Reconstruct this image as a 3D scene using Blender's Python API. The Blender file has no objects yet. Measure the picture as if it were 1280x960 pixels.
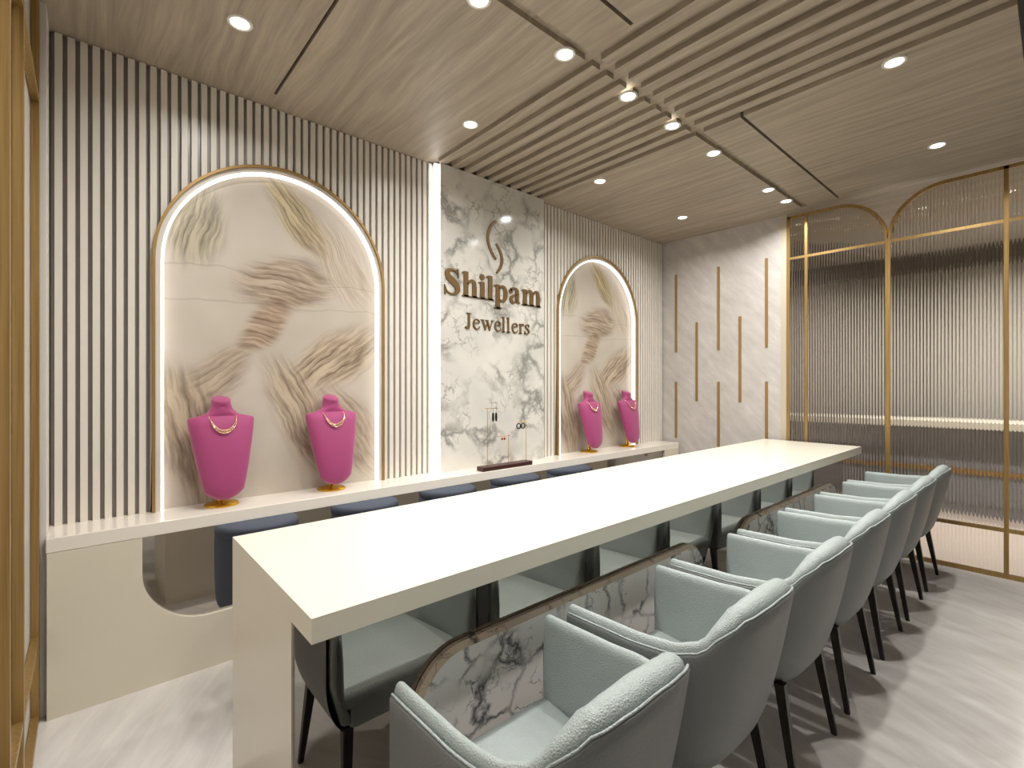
import bpy, bmesh, math, random
from mathutils import Vector, Matrix
C = bpy.context.scene.collection
PI = math.pi
random.seed(4)

# ------------------------------------------------------------------ materials
def lin(c):
    return tuple(((v/255.0)/12.92 if v/255.0 <= .04045 else ((v/255.0+.055)/1.055)**2.4) for v in c)

def mat(name, rgb, rough=.5, metal=0.0, **kw):
    m = bpy.data.materials.new(name); m.use_nodes = True
    b = m.node_tree.nodes['Principled BSDF']
    b.inputs['Base Color'].default_value = (*lin(rgb), 1)
    b.inputs['Roughness'].default_value = rough
    b.inputs['Metallic'].default_value = metal
    for k, v in kw.items():
        b.inputs[k.replace('_', ' ')].default_value = v
    return m

class NT:
    """small helper to wire nodes"""
    def __init__(s, m):
        s.m = m; s.t = m.node_tree; s.b = s.t.nodes['Principled BSDF']
    def n(s, typ, ins=None, **props):
        nd = s.t.nodes.new(typ)
        for k, v in props.items(): setattr(nd, k, v)
        for k, v in (ins or {}).items():
            if isinstance(v, bpy.types.NodeSocket): s.t.links.new(v, nd.inputs[k])
            else: nd.inputs[k].default_value = v
        return nd
    def math(s, op, a, b=0.0, c=None):
        ins = {0: a, 1: b}
        if c is not None: ins[2] = c
        return s.n('ShaderNodeMath', ins, operation=op).outputs[0]
    def mix(s, f, a, b):
        nd = s.t.nodes.new('ShaderNodeMix'); nd.data_type = 'RGBA'
        for i, v in ((0, f), (6, a), (7, b)):
            if isinstance(v, bpy.types.NodeSocket): s.t.links.new(v, nd.inputs[i])
            else: nd.inputs[i].default_value = v if i == 0 else (*v, 1)
        return nd.outputs[2]
    def ramp(s, f, stops):
        nd = s.t.nodes.new('ShaderNodeValToRGB'); s.t.links.new(f, nd.inputs[0])
        e = nd.color_ramp.elements
        while len(e) < len(stops): e.new(.5)
        for el, (p, c) in zip(e, stops):
            el.position = p; el.color = (*c, 1) if len(c) == 3 else c
        return nd.outputs[0]
    def coord(s, scale=(1, 1, 1), rot=(0, 0, 0), loc=(0, 0, 0), kind='Object'):
        tc = s.n('ShaderNodeTexCoord')
        return s.n('ShaderNodeMapping', {'Vector': tc.outputs[kind], 'Scale': scale, 'Rotation': rot, 'Location': loc}).outputs[0]
    def color(s, sock): s.t.links.new(sock, s.b.inputs['Base Color'])
    def bump(s, h, strength=.2, dist=.002):
        nd = s.n('ShaderNodeBump', {'Height': h, 'Strength': strength, 'Distance': dist})
        s.t.links.new(nd.outputs[0], s.b.inputs['Normal'])

def g(v): return (v, v, v)

# painted joinery
m_slat = mat('warm_white_lacquer', (226, 220, 210), .38)
m_slatback = mat('taupe_backing', (150, 143, 138), .3)
m_ledge = mat('ledge_white', (232, 225, 214), .12)
m_panel = mat('ledge_panel', (214, 206, 188), .4)
m_counter = mat('counter_cream', (226, 220, 204), .25)
m_white = mat('white_paint', (226, 221, 214), .5)
m_nearpane = mat('pale_reflection_pane', (214, 209, 203), .3)  # pale base stands in for the white wall reflected in the glass
m_gold = mat('brushed_gold', (186, 148, 84), .36, .6)
m_goldpaint = mat('satin_gold_trim', (166, 134, 84), .4, .5)
m_sign = mat('bronze_letters', (116, 90, 54), .4, .35)
m_dark = mat('dark_slot', (44, 39, 35), .7)
m_leg = mat('dark_wood_leg', (34, 29, 26), .35)
m_mirror = mat('grey_tinted_mirror', (180, 176, 170), .015, 1.0)
m_mirror2 = mat('ledge_mirror', (178, 172, 166), .02, 1.0)
m_stool = mat('slate_blue_velvet', (112, 126, 150), .75)
m_pink = mat('magenta_velvet', (160, 58, 110), .65, Sheen_Weight=.3)
m_bustgold = mat('polished_gold', (222, 172, 52), .25, .8)
m_neck = mat('rose_gold_chain', (246, 206, 170), .25, .8)
m_wood = mat('walnut', (66, 34, 26), .35)
m_black = mat('black_stone', (18, 17, 18), .2)
m_red = mat('red_stone', (150, 62, 44), .25)
m_back = mat('back_room_beige', (192, 187, 178), .6)
m_backdark = mat('back_room_dark', (104, 96, 90), .6)
m_backceil = mat('back_room_ceiling', (168, 160, 152), .6)
m_backcab = mat('back_room_cabinet', (134, 134, 136), .5)
m_floorback = mat('back_room_floor', (206, 192, 180), .3)
m_ringtrim = mat('downlight_trim', (226, 222, 214), .35)

def emis(name, rgb, s):
    m = bpy.data.materials.new(name); m.use_nodes = True
    b = m.node_tree.nodes['Principled BSDF']
    b.inputs['Base Color'].default_value = (*lin(rgb), 1)
    b.inputs['Emission Color'].default_value = (*lin(rgb), 1)
    b.inputs['Emission Strength'].default_value = s
    return m
m_led = emis('led_strip', (255, 253, 250), 1.7)
m_line = emis('led_line', (255, 253, 250), 6.0)
m_lamp = emis('downlight_lens', (255, 250, 240), 10)

# brushed streaks on the gold
for m_ in (m_gold,):
    t = NT(m_)
    nz = t.n('ShaderNodeTexNoise', {'Vector': t.coord((30, 30, .6)), 'Scale': 4.0, 'Detail': 4.0})
    t.color(t.ramp(nz.outputs[0], [(.3, lin((150, 122, 72))), (.7, lin((180, 148, 96)))]))

# ceiling wood: pale taupe veneer, grain along y
m_ceil = mat('taupe_wood_veneer', (176, 158, 138), .5)
t = NT(m_ceil)
v = t.coord((1, 1, 1))
warp = t.n('ShaderNodeTexNoise', {'Vector': t.coord((2.2, .7, 1)), 'Scale': 1.6, 'Detail': 2.0})
off = t.n('ShaderNodeVectorMath', {0: v, 1: t.n('ShaderNodeVectorMath', {0: warp.outputs[1], 1: (.13, .08, 0)}, operation='MULTIPLY').outputs[0]}, operation='ADD').outputs[0]
st = t.n('ShaderNodeVectorMath', {0: off, 1: (15, .8, 1)}, operation='MULTIPLY').outputs[0]
n1 = t.n('ShaderNodeTexNoise', {'Vector': st, 'Scale': 1.6, 'Detail': 5.0, 'Roughness': .6})
st2 = t.n('ShaderNodeVectorMath', {0: off, 1: (110, 4, 1)}, operation='MULTIPLY').outputs[0]
n2 = t.n('ShaderNodeTexNoise', {'Vector': st2, 'Scale': 1.2, 'Detail': 3.0})
f = t.math('ADD', t.math('MULTIPLY', n1.outputs[0], .75), t.math('MULTIPLY', n2.outputs[0], .25))
t.color(t.ramp(f, [(.30, lin((142, 130, 113))), (.5, lin((165, 152, 134))), (.68, lin((184, 171, 152)))]))

# floor: pale grey stone with soft diagonal streaks
m_floor = mat('pale_grey_stone', (200, 193, 185), .22)
t = NT(m_floor)
rot = (0, 0, math.radians(28))
warp = t.n('ShaderNodeTexNoise', {'Vector': t.coord((1, 1, 1)), 'Scale': 1.4, 'Detail': 3.0})
v = t.n('ShaderNodeVectorMath', {0: t.coord((1, 1, 1), rot), 1: t.n('ShaderNodeVectorMath', {0: warp.outputs[1], 1: (.12, .12, 0)}, operation='MULTIPLY').outputs[0]}, operation='ADD').outputs[0]
n1 = t.n('ShaderNodeTexNoise', {'Vector': t.n('ShaderNodeVectorMath', {0: v, 1: (5.5, .8, 1)}, operation='MULTIPLY').outputs[0], 'Scale': 2.2, 'Detail': 8.0, 'Roughness': .6})
n2 = t.n('ShaderNodeTexNoise', {'Vector': t.n('ShaderNodeVectorMath', {0: v, 1: (7, .8, 1)}, operation='MULTIPLY').outputs[0], 'Scale': 1.1, 'Detail': 6.0})
vein = t.math('SUBTRACT', 1.0, t.math('MULTIPLY', t.math('ABSOLUTE', t.math('SUBTRACT', n2.outputs[0], .5)), 26.0))
vein = t.n('ShaderNodeClamp', {0: vein}).outputs[0]
base = t.ramp(n1.outputs[0], [(.3, lin((196, 191, 187))), (.7, lin((214, 210, 206)))])
t.color(t.mix(t.math('MULTIPLY', vein, .28), base, lin((226, 220, 211))))

# wall tile: warm grey stone with brushed diagonal streaks
m_tile = mat('warm_grey_stone_tile', (196, 190, 184), .42)
t = NT(m_tile)
v = t.n('ShaderNodeVectorMath', {0: t.coord((1, 1, 1), (math.radians(-45), 0, 0)), 1: t.n('ShaderNodeVectorMath', {0: t.n('ShaderNodeTexNoise', {'Vector': t.coord(), 'Scale': 2.0, 'Detail': 3.0}).outputs[1], 1: (.05, .10, .10)}, operation='MULTIPLY').outputs[0]}, operation='ADD').outputs[0]
n1 = t.n('ShaderNodeTexNoise', {'Vector': t.n('ShaderNodeVectorMath', {0: v, 1: (1, 1.4, 5)}, operation='MULTIPLY').outputs[0], 'Scale': 2.6, 'Detail': 9.0, 'Roughness': .66})
t.color(t.ramp(n1.outputs[0], [(.3, lin((184, 179, 174))), (.55, lin((200, 195, 190))), (.75, lin((216, 211, 205)))]))

def marble(name, base_a, base_b, veinc, sc, width, rough, rotv, extra, wamp=.5, lo=.42, hi=.6):
    m = mat(name, base_a, rough)
    t = NT(m)
    co = t.coord((1, 1, 1), rotv)
    w = t.n('ShaderNodeTexNoise', {'Vector': co, 'Scale': 2.2*sc, 'Detail': 6.0, 'Roughness': .62})
    v = t.n('ShaderNodeVectorMath', {0: co, 1: t.n('ShaderNodeVectorMath', {0: w.outputs[1], 1: (wamp/sc, wamp/sc, wamp/sc)}, operation='MULTIPLY').outputs[0]}, operation='ADD').outputs[0]
    vo = t.n('ShaderNodeTexVoronoi', {'Vector': v, 'Scale': 1.9*sc}, feature='DISTANCE_TO_EDGE')
    d = t.math('SUBTRACT', 1.0, t.math('DIVIDE', vo.outputs[0], width))
    d = t.n('ShaderNodeClamp', {0: d}).outputs[0]
    mk = t.n('ShaderNodeTexNoise', {'Vector': co, 'Scale': 1.7*sc, 'Detail': 2.0})
    mk = t.ramp(mk.outputs[0], [(lo, g(0)), (hi, g(1))])
    d = t.math('MULTIPLY', d, mk)
    vo2 = t.n('ShaderNodeTexVoronoi', {'Vector': v, 'Scale': 5.2*sc}, feature='DISTANCE_TO_EDGE')
    d2 = t.n('ShaderNodeClamp', {0: t.math('SUBTRACT', 1.0, t.math('DIVIDE', vo2.outputs[0], width*.55))}).outputs[0]
    mk2 = t.n('ShaderNodeTexNoise', {'Vector': co, 'Scale': 2.3*sc, 'Detail': 3.0})
    mk2 = t.ramp(mk2.outputs[0], [(.5, g(0)), (.62, g(1))])
    d2 = t.math('MULTIPLY', t.math('MULTIPLY', d2, mk2), extra)
    dd = t.math('MAXIMUM', d, d2)
    cl = t.n('ShaderNodeTexNoise', {'Vector': co, 'Scale': 1.2*sc, 'Detail': 4.0})
    bs = t.mix(t.ramp(cl.outputs[0], [(.35, g(0)), (.65, g(1))]), lin(base_a), lin(base_b))
    t.color(t.mix(dd, bs, lin(veinc)))
    return m
m_marble = marble('white_marble_grey_veins', (224, 220, 212), (206, 203, 196), (138, 137, 130), 1.8, .12, .12, (0, math.radians(32), 0), .85, .66)
m_arab = marble('white_marble_dark_veins', (252, 246, 240), (240, 239, 238), (88, 84, 87), 2.8, .075, .2, (.4, .3, .2), 1.0, .5, .38, .54)
m_arabedge = marble('tan_marble_edge', (226, 208, 188), (206, 188, 168), (96, 84, 76), 2.3, .06, .2, (.4, .3, .2), .9, .62)

# pebbled leather
m_leather = mat('sage_grey_leather', (164, 173, 171), .42)
t = NT(m_leather)
vo = t.n('ShaderNodeTexVoronoi', {'Vector': t.coord(), 'Scale': 170.0}, feature='DISTANCE_TO_EDGE')
nz = t.n('ShaderNodeTexNoise', {'Vector': t.coord(), 'Scale': 120.0, 'Detail': 2.0})
t.bump(t.math('ADD', t.math('MULTIPLY', vo.outputs[0], 1.6), t.math('MULTIPLY', nz.outputs[0], .6)), .55, .003)
m_leatherback = mat('darkened_leather_shell', (116, 120, 119), .45)  # same leather, base darkened partly for the shade on the chair backs
t = NT(m_leatherback)
vo = t.n('ShaderNodeTexVoronoi', {'Vector': t.coord(), 'Scale': 110.0}, feature='DISTANCE_TO_EDGE')
t.bump(vo.outputs[0], .3, .004)

# fluted glass
m_glass = bpy.data.materials.new('fluted_glass'); m_glass.use_nodes = True
b = m_glass.node_tree.nodes['Principled BSDF']
b.inputs['Base Color'].default_value = (*lin((238, 234, 228)), 1)
b.inputs['Roughness'].default_value = .03
b.inputs['IOR'].default_value = 1.45
b.inputs['Transmission Weight'].default_value = 1.0

# mural in the niches: soft beige with streaky brushed brown swathes of strands
m_mural = mat('beige_strand_mural', (206, 194, 180), .3)
def build_mural():
    t = NT(m_mural)
    tc = t.n('ShaderNodeTexCoord').outputs['Object']
    warp = t.n('ShaderNodeTexNoise', {'Vector': tc, 'Scale': 3.0, 'Detail': 3.0})
    sub = t.n('ShaderNodeVectorMath', {0: warp.outputs[1], 1: (.5, .5, .5)}, operation='SUBTRACT').outputs[0]
    wv = t.n('ShaderNodeVectorMath', {0: tc, 1: t.n('ShaderNodeVectorMath', {0: sub, 1: (.12, 0, .12)}, operation='MULTIPLY').outputs[0]}, operation='ADD').outputs[0]
    cl = t.n('ShaderNodeTexNoise', {'Vector': tc, 'Scale': 1.6, 'Detail': 3.0})
    col = t.mix(t.ramp(cl.outputs[0], [(.35, g(0)), (.65, g(1))]), lin((186, 176, 162)), lin((203, 193, 181)))
    # cx, cz, half length, half width, axis angle (deg), strand angle (deg), strand freq, dark, light, amount
    P = [(-.42, 1.50, .26, .15, 82, 78, 17, (88, 78, 58), (192, 182, 156), .85),
         (.10, 1.62, .30, .11, -50, -52, 20, (92, 72, 46), (200, 182, 140), .9),
         (.36, 1.40, .32, .16, -62, -60, 26, (150, 126, 104), (208, 194, 176), .6),
         (.02, 1.24, .30, .17, 8, -6, 16, (104, 80, 62), (188, 170, 150), .95),
         (-.10, .98, .24, .10, 52, -8, 17, (104, 78, 60), (186, 164, 142), .95),
         (-.32, .70, .20, .13, 40, 30, 14, (110, 86, 66), (190, 172, 150), .7),
         (.32, .80, .34, .17, 28, 36, 14, (98, 76, 58), (196, 178, 154), .95),
         (.10, .46, .40, .16, -66, -64, 15, (100, 80, 60), (192, 174, 150), .85),
         (-.44, .36, .44, .17, -74, -78, 12, (96, 78, 58), (188, 170, 146), .85),
         (.42, .34, .36, .17, -58, -52, 13, (112, 90, 70), (192, 174, 152), .75)]
    for (cx, cz, a, bb, ax, sa, fr, dk, lt, am) in P:
        p = t.n('ShaderNodeMapping', {'Vector': wv, 'Location': (-cx, 0, -cz)}).outputs[0]
        e = t.n('ShaderNodeMapping', {'Vector': p, 'Rotation': (0, math.radians(ax), 0)}).outputs[0]
        e = t.n('ShaderNodeVectorMath', {0: e, 1: (1/a, 0, 1/bb)}, operation='MULTIPLY').outputs[0]
        ln = t.n('ShaderNodeVectorMath', {0: e}, operation='LENGTH').outputs['Value']
        k = t.n('ShaderNodeMapRange', {0: ln, 1: 1.15, 2: .55, 3: 0.0, 4: 1.0}, interpolation_type='SMOOTHSTEP').outputs[0]
        s = t.n('ShaderNodeMapping', {'Vector': p, 'Rotation': (0, math.radians(sa), 0)}).outputs[0]
        s = t.n('ShaderNodeVectorMath', {0: s, 1: (2.0, 0, fr*1.7)}, operation='MULTIPLY').outputs[0]
        nn = t.n('ShaderNodeTexNoise', {'Vector': s, 'Scale': 1.6, 'Detail': 6.0, 'Roughness': .6}).outputs[0]
        rp = t.ramp(nn, [(.36, lin(dk)), (.59, lin(lt))])
        col = t.mix(t.math('MULTIPLY', k, am), col, rp)
    # two faint level joints across the panel
    sp = t.n('ShaderNodeSeparateXYZ', {0: wv}).outputs[2]
    for zl in (1.27, 1.10):
        k = t.n('ShaderNodeClamp', {0: t.math('SUBTRACT', 1.0, t.math('MULTIPLY', t.math('ABSOLUTE', t.math('SUBTRACT', sp, zl)), 160.0))}).outputs[0]
        col = t.mix(t.math('MULTIPLY', k, .3), col, lin((120, 108, 92)))
    t.color(col)
build_mural()

# ------------------------------------------------------------------ mesh helpers
def box(bm, x0, x1, y0, y1, z0, z1, bev=0.0, seg=2):
    r = bmesh.ops.create_cube(bm, size=1.0, matrix=Matrix.Translation(((x0+x1)/2, (y0+y1)/2, (z0+z1)/2)) @ Matrix.Diagonal((x1-x0, y1-y0, z1-z0, 1)))
    if bev > 0:
        es = {e for v_ in r['verts'] for e in v_.link_edges}
        bmesh.ops.bevel(bm, geom=list(es), offset=bev, segments=seg, profile=.5, affect='EDGES')

def prism(bm, pts, axis, a0, a1):
    """extrude the 2D outline pts along axis; 'y' takes (x,z), 'x' takes (y,z), 'z' takes (x,y)"""
    def P(p, a):
        return {'y': (p[0], a, p[1]), 'x': (a, p[0], p[1]), 'z': (p[0], p[1], a)}[axis]
    A = [bm.verts.new(P(p, a0)) for p in pts]; B = [bm.verts.new(P(p, a1)) for p in pts]
    bm.faces.new(A); bm.faces.new(B[::-1])
    n = len(pts)
    for i in range(n):
        bm.faces.new((A[(i+1) % n], A[i], B[i], B[(i+1) % n]))

def grid(bm, rows, closed_u=False, cap=False):
    V = [[bm.verts.new(p) for p in r] for r in rows]
    n = len(rows[0])
    for i in range(len(V)-1):
        for j in range(n if closed_u else n-1):
            k = (j+1) % n
            bm.faces.new((V[i][j], V[i][k], V[i+1][k], V[i+1][j]))
    if cap:
        bm.faces.new(V[0][::-1]); bm.faces.new(V[-1])
    return V

def tube(bm, pts, r, n=6, closed=False, cap=True):
    pts = [Vector(p) for p in pts]; rows = []
    m = len(pts); up = None
    for i, p in enumerate(pts):
        if closed: d = pts[(i+1) % m]-pts[i-1]
        else: d = pts[min(i+1, m-1)]-pts[max(i-1, 0)]
        d.normalize()
        if up is None: up = d.orthogonal().normalized()
        up = (up-d*up.dot(d)).normalized()
        s = d.cross(up)
        rr = r[i] if isinstance(r, (list, tuple)) else r
        rows.append([p+up*rr*math.cos(a)+s*rr*math.sin(a) for a in [2*PI*k/n for k in range(n)]])
    if closed: rows.append(rows[0])
    grid(bm, rows, True, cap and not closed)

def lathe(bm, prof, cx=0, cy=0, n=32, cap=True):
    rows = [[(cx+r*math.cos(2*PI*k/n), cy+r*math.sin(2*PI*k/n), z) for k in range(n)] for r, z in prof]
    grid(bm, rows, True, cap)

def obj(name, bm, m, parent=None, smooth=False, kind=None, loc=None):
    bmesh.ops.recalc_face_normals(bm, faces=bm.faces)
    if loc is not None: bmesh.ops.translate(bm, verts=bm.verts, vec=-Vector(loc))
    me = bpy.data.meshes.new(name); bm.to_mesh(me); bm.free()
    me.materials.append(m)
    if smooth:
        for p in me.polygons: p.use_smooth = True
        if smooth != 'all': me.set_sharp_from_angle(angle=math.radians(smooth if smooth is not True else 40))
    o = bpy.data.objects.new(name, me); C.objects.link(o)
    if loc is not None: o.location = loc
    if parent: o.parent = parent
    if kind: o['kind'] = kind
    return o

def tag(o, label, cat, group=None):
    o['label'] = label; o['category'] = cat; o['kind'] = 'thing'
    if group: o['group'] = group
    return o

def thing(name, label, cat, loc=(0, 0, 0), rz=0, group=None):
    o = bpy.data.objects.new(name, None); C.objects.link(o)
    o.location = loc; o.rotation_euler = (0, 0, rz)
    return tag(o, label, cat, group)

def dup(root, loc, label, rz=None):
    r = root.copy(); C.objects.link(r); r.location = loc; r['label'] = label
    if rz is not None: r.rotation_euler = (0, 0, rz)
    for ch in root.children:
        c = ch.copy(); C.objects.link(c); c.parent = r
        for g2 in ch.children:
            d = g2.copy(); C.objects.link(d); d.parent = c
    return r

BM = bmesh.new
def boxes(*bs):
    bm = BM()
    for b_ in bs: box(bm, *b_)
    return bm

# ------------------------------------------------------------------ dimensions (metres; camera at x=0, y=0)
ZC = 3.0            # ceiling
XE = 4.967          # end wall
YW = 3.08           # left wall plane
YS = 3.015          # face of the slats
ZL = .756           # ledge top
YL = 2.78           # ledge front
XN = -.124          # near wall

# ------------------------------------------------------------------ room shell
obj('floor', boxes((-.6, XE+.05, -3.0, 3.2, -.1, 0)), m_floor, kind='structure')
obj('wall_left', boxes((-.6, XE+.1, YW, YW+.1, 0, ZC+.1)), m_white, kind='structure')
obj('wall_near', boxes((-.6, XN, 2.822, YW, 0, ZC)), m_white, kind='structure')
obj('wall_behind', boxes((-.6, -.2, -3.0, 2.82, 0, ZC+.35)), m_slatback, kind='structure')
obj('wall_right', boxes((-.6, XE+.05, -3.1, -3.0, 0, ZC+.35)), m_slatback, kind='structure')
obj('wall_end', boxes((XE, XE+.1, 1.76, YW, 0, ZC)), m_tile, kind='structure')
obj('trim_4', boxes((XE-.004, XE+.06, 1.708, 1.762, 0, ZC)), mat('beige_jamb', (196, 184, 166), .5), kind='structure')

# ceiling: veneered slabs, a recessed slatted band and a shallow channel with the lamps along it
bx0, bx1 = 1.85, 2.945
ya, yb = 1.50, 1.553
def slab_with_slots():
    bm = BM()
    D = .028
    box(bm, -.6, 6.1, .12, 3.2, ZC+D, ZC+.12); box(bm, XE+.1, 6.1, .12, 3.2, ZC, ZC+D); box(bm, XE-.02, 6.1, -3.1, .12, ZC, ZC+.12)                         # deck above the recesses
    def piece(x0, x1, y0, y1): box(bm, x0, x1, y0, y1, ZC, ZC+D)
    # far-side slabs (towards the left wall), with the transverse slot at x .775-.79
    piece(-.6, .778, yb, 3.2); piece(.778, .793, 2.87, 3.2); piece(.793, bx0, yb, 3.2)
    piece(bx1, 4.037, yb, 3.2); piece(4.041, XE+.1, yb, 3.2)
    # camera-side slabs, split by the dark slot at y 1.262
    s0, s1 = 1.252, 1.270
    piece(-.6, bx0, s1, ya); piece(bx1, 4.037, s1, ya); piece(4.041, XE+.1, s1, ya)
    piece(-.6, bx0, .12, s0); piece(bx1, 4.037, .12, s0); piece(4.041, XE+.1, .12, s0)
    piece(1.826, bx0, s0, s1); piece(4.847, XE+.1, s0, s1)
    # end stop of the channel
    piece(4.86, XE+.1, ya, yb)
    return bm
obj('ceiling', slab_with_slots(), m_ceil, kind='structure')
bm = BM()
box(bm, -.6, 1.826, 1.252, 1.270, ZC+.0245, ZC+.0275); box(bm, bx1, 4.847, 1.252, 1.270, ZC+.0245, ZC+.0275)
box(bm, .778, .793, yb, 2.87, ZC+.0245, ZC+.0275)
obj('trim_6', bm, m_dark, kind='structure')
bm = BM()
for i in range(9):
    x = 1.908+.1148*i
    box(bm, x, x+.058, yb, 2.965, ZC, ZC+.028); box(bm, x, x+.058, .12, ya, ZC, ZC+.028)
obj('ceiling_slats', bm, m_ceil, kind='structure')
# raised ceiling beyond the slab edge, over the near side of the room
obj('ceiling_raised', boxes((-.6, XE-.02, -3.1, .12, ZC+.26, ZC+.34)), m_white, kind='structure')
obj('trim_7', boxes((-.6, XE-.02, .112, .12, ZC, ZC+.26)), m_dark, kind='structure')

# slatted cladding either side of the marble
def slats(x0, x1):
    bm = BM(); p = .0436; x = x0
    while x+.0265 < x1:
        box(bm, x, x+.0265, YS, YS+.024, ZL, ZC-.005); x += p
    return bm
A1 = (.249, 1.503); A2 = (3.192, 4.44); ARCH_R = .627
def arch_pts(x0, x1, top, bot, n=40, inset=0.0):
    """outline of an arched niche, anticlockwise from bottom right"""
    cx = (x0+x1)/2; r = (x1-x0)/2-inset; zs = top-(x1-x0)/2
    return [(cx+r, bot)]+[(cx+r*math.cos(PI*k/n), zs+r*math.sin(PI*k/n)) for k in range(n+1)]+[(cx-r, bot)]
def slats_with_arch(x0, x1, A):
    """slats are cut off where the arched niche stands"""
    bm = BM(); p = .0436; x = x0; cx = (A[0]+A[1])/2; r = (A[1]-A[0])/2-.004; zs = ARCH_TOP-(A[1]-A[0])/2
    while x+.0265 < x1:
        xa, xb = x, x+.0265
        if xb < cx-r or xa > cx+r: box(bm, xa, xb, YS, YS+.024, ZL, ZC-.004)
        else:
            def zz(q):
                d = abs(q-cx)
                return zs+math.sqrt(max(0, r*r-d*d)) if d < r else ZL
            za, zb = zz(xa), zz(xb)
            prism(bm, [(xa, za), (xb, zb), (xb, ZC-.004), (xa, ZC-.004)], 'y', YS, YS+.024)
        x += p
    return bm
ARCH_TOP = 2.655
obj('trim_1', slats_with_arch(-.106, 1.8835, A1), m_slat, kind='structure')
obj('trim_2', slats_with_arch(3.0, 4.96, A2), m_slat, kind='structure')
def backing(x0, x1, A):
    """dark sheet behind the slats, cut out where the niche stands"""
    bm = BM(); cx = (A[0]+A[1])/2; r = (A[1]-A[0])/2-.006; zs = ARCH_TOP-(A[1]-A[0])/2
    ya_, yb_ = YS+.024, YS+.034
    top = [(x0, ZL), (cx-r, ZL)]+[(cx+r*math.cos(PI-PI*k/48), zs+r*math.sin(PI-PI*k/48)) for k in range(49)]+[(cx+r, ZL), (x1, ZL)]
    rows = [[(x, ya_, z), (x, ya_, ZC-.002), (x, yb_, ZC-.002), (x, yb_, z)] for x, z in top]
    grid(bm, rows, True, True)
    return bm
obj('trim_5', backing(-.12, 1.925, A1), m_slatback, kind='structure')
obj('trim_8', backing(2.984, 4.966, A2), m_slatback, kind='structure')
# marble pier
bm = BM(); box(bm, 1.925, 2.984, 2.965, YW, ZL, ZC)
obj('trim_3', bm, m_marble, kind='structure')
# vertical light lines beside the marble
tag(obj('led_strip', boxes((1.893, 1.921, 2.985, 3.005, ZL+.002, ZC-.006)), m_line), 'bright white vertical light strip between the slats and the left edge of the marble', 'light strip')

# ------------------------------------------------------------------ arched niches
def niche(A, label):
    x0, x1 = A; cx = (x0+x1)/2
    t_ = thing('arched_niche', label, 'wall niche', (cx, YS, ZL), group='arched wall niches')
    def loc(pts): return [(x-cx, z-ZL) for x, z in pts]
    def band(a, b_, ya_, yb_):
        """arched band between insets a and b"""
        bm = BM(); P, Q = loc(arch_pts(x0, x1, ARCH_TOP, ZL, 48, a)), loc(arch_pts(x0, x1, ARCH_TOP, ZL, 48, b_))
        rows = []
        for p, q in zip(P, Q):
            rows.append([(p[0], ya_, p[1]), (q[0], ya_, q[1]), (q[0], yb_, q[1]), (p[0], yb_, p[1])])
        grid(bm, rows, True, True)
        return bm
    obj('gold_trim', band(0, .013, -.022, .06), m_goldpaint, t_, 30)
    obj('reveal', band(.013, .036, -.006, .06), m_slat, t_, 30)
    obj('light_strip', band(.036, .049, -.004, .024), m_led, t_, 30)
    bm = BM(); prism(bm, loc(arch_pts(x0, x1, ARCH_TOP, ZL, 48, .03)), 'y', .038, .06)
    obj('mural_panel', bm, m_mural, t_)
    return t_
niche(A1, 'large arched niche with beige strand mural and white light line nearer the camera')
niche(A2, 'arched niche with beige strand mural between marble and far corner')

# ------------------------------------------------------------------ ledge under the wall
XL1 = 4.897
led = thing('display_ledge', 'long white wall ledge with cut-out cream front and mirror below', 'ledge', (2.4, 2.9, 0))
def L(bm): bmesh.ops.translate(bm, verts=bm.verts, vec=(-2.4, -2.9, 0)); return bm
bm = BM(); box(bm, XN, XL1, YL, YW, ZL-.06, ZL, .002, 1); obj('ledge_top', L(bm), m_ledge, led)
x0, x1, zb, rr = .195, 4.616, .262, .27
pts = [(XN+.003, 0), (XL1-.003, 0), (XL1-.003, ZL-.061), (x1, ZL-.061)]
pts += [(x1-rr+rr*math.cos(a), zb+rr+rr*math.sin(a)) for a in [-PI/2*k/14 for k in range(15)]]
pts += [(x0+rr+rr*math.cos(a), zb+rr+rr*math.sin(a)) for a in [-PI/2-PI/2*k/14 for k in range(15)]]
pts += [(x0, ZL-.061), (XN+.003, ZL-.061)]
bm = BM(); prism(bm, pts, 'y', YL, YL+.022); obj('front_panel', L(bm), m_panel, led)
obj('mirror_panel', L(boxes((XN+.02, XL1-.02, YL+.0225, YL+.03, .002, ZL-.062))), m_mirror2, led)
obj('ledge_body', L(boxes((XN+.003, XL1-.003, YL+.0305, YW, 0, ZL-.062))), m_panel, led)

# ------------------------------------------------------------------ counter
TX0, TX1, TY0, TY1, ZT = .377, 4.871, 1.102, 1.873, .877
ct = thing('display_counter', 'long cream counter with overhanging top and mirrored front, chairs along it', 'counter', (2.6, 1.5, 0))
def K(bm): bmesh.ops.translate(bm, verts=bm.verts, vec=(-2.6, -1.5, 0)); return bm
bm = BM(); box(bm, TX0, TX1, TY0, TY1, ZT-.058, ZT); obj('counter_top', K(bm), m_counter, ct)
obj('end_panel', K(boxes((TX0, TX0+.05, 1.243, TY1, 0, ZT-.0581))), m_counter, ct)
obj('end_panel', K(boxes((TX1-.05, TX1, 1.243, TY1, 0, ZT-.0581))), m_counter, ct)
obj('counter_body', K(boxes((TX0+.0501, TX1-.0501, 1.25, TY1, 0, ZT-.0581))), m_counter, ct)
obj('mirror_front', K(boxes((TX0+.004, TX1-.004, 1.230, 1.2425, .001, ZT-.0585))), m_mirror, ct)

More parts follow.
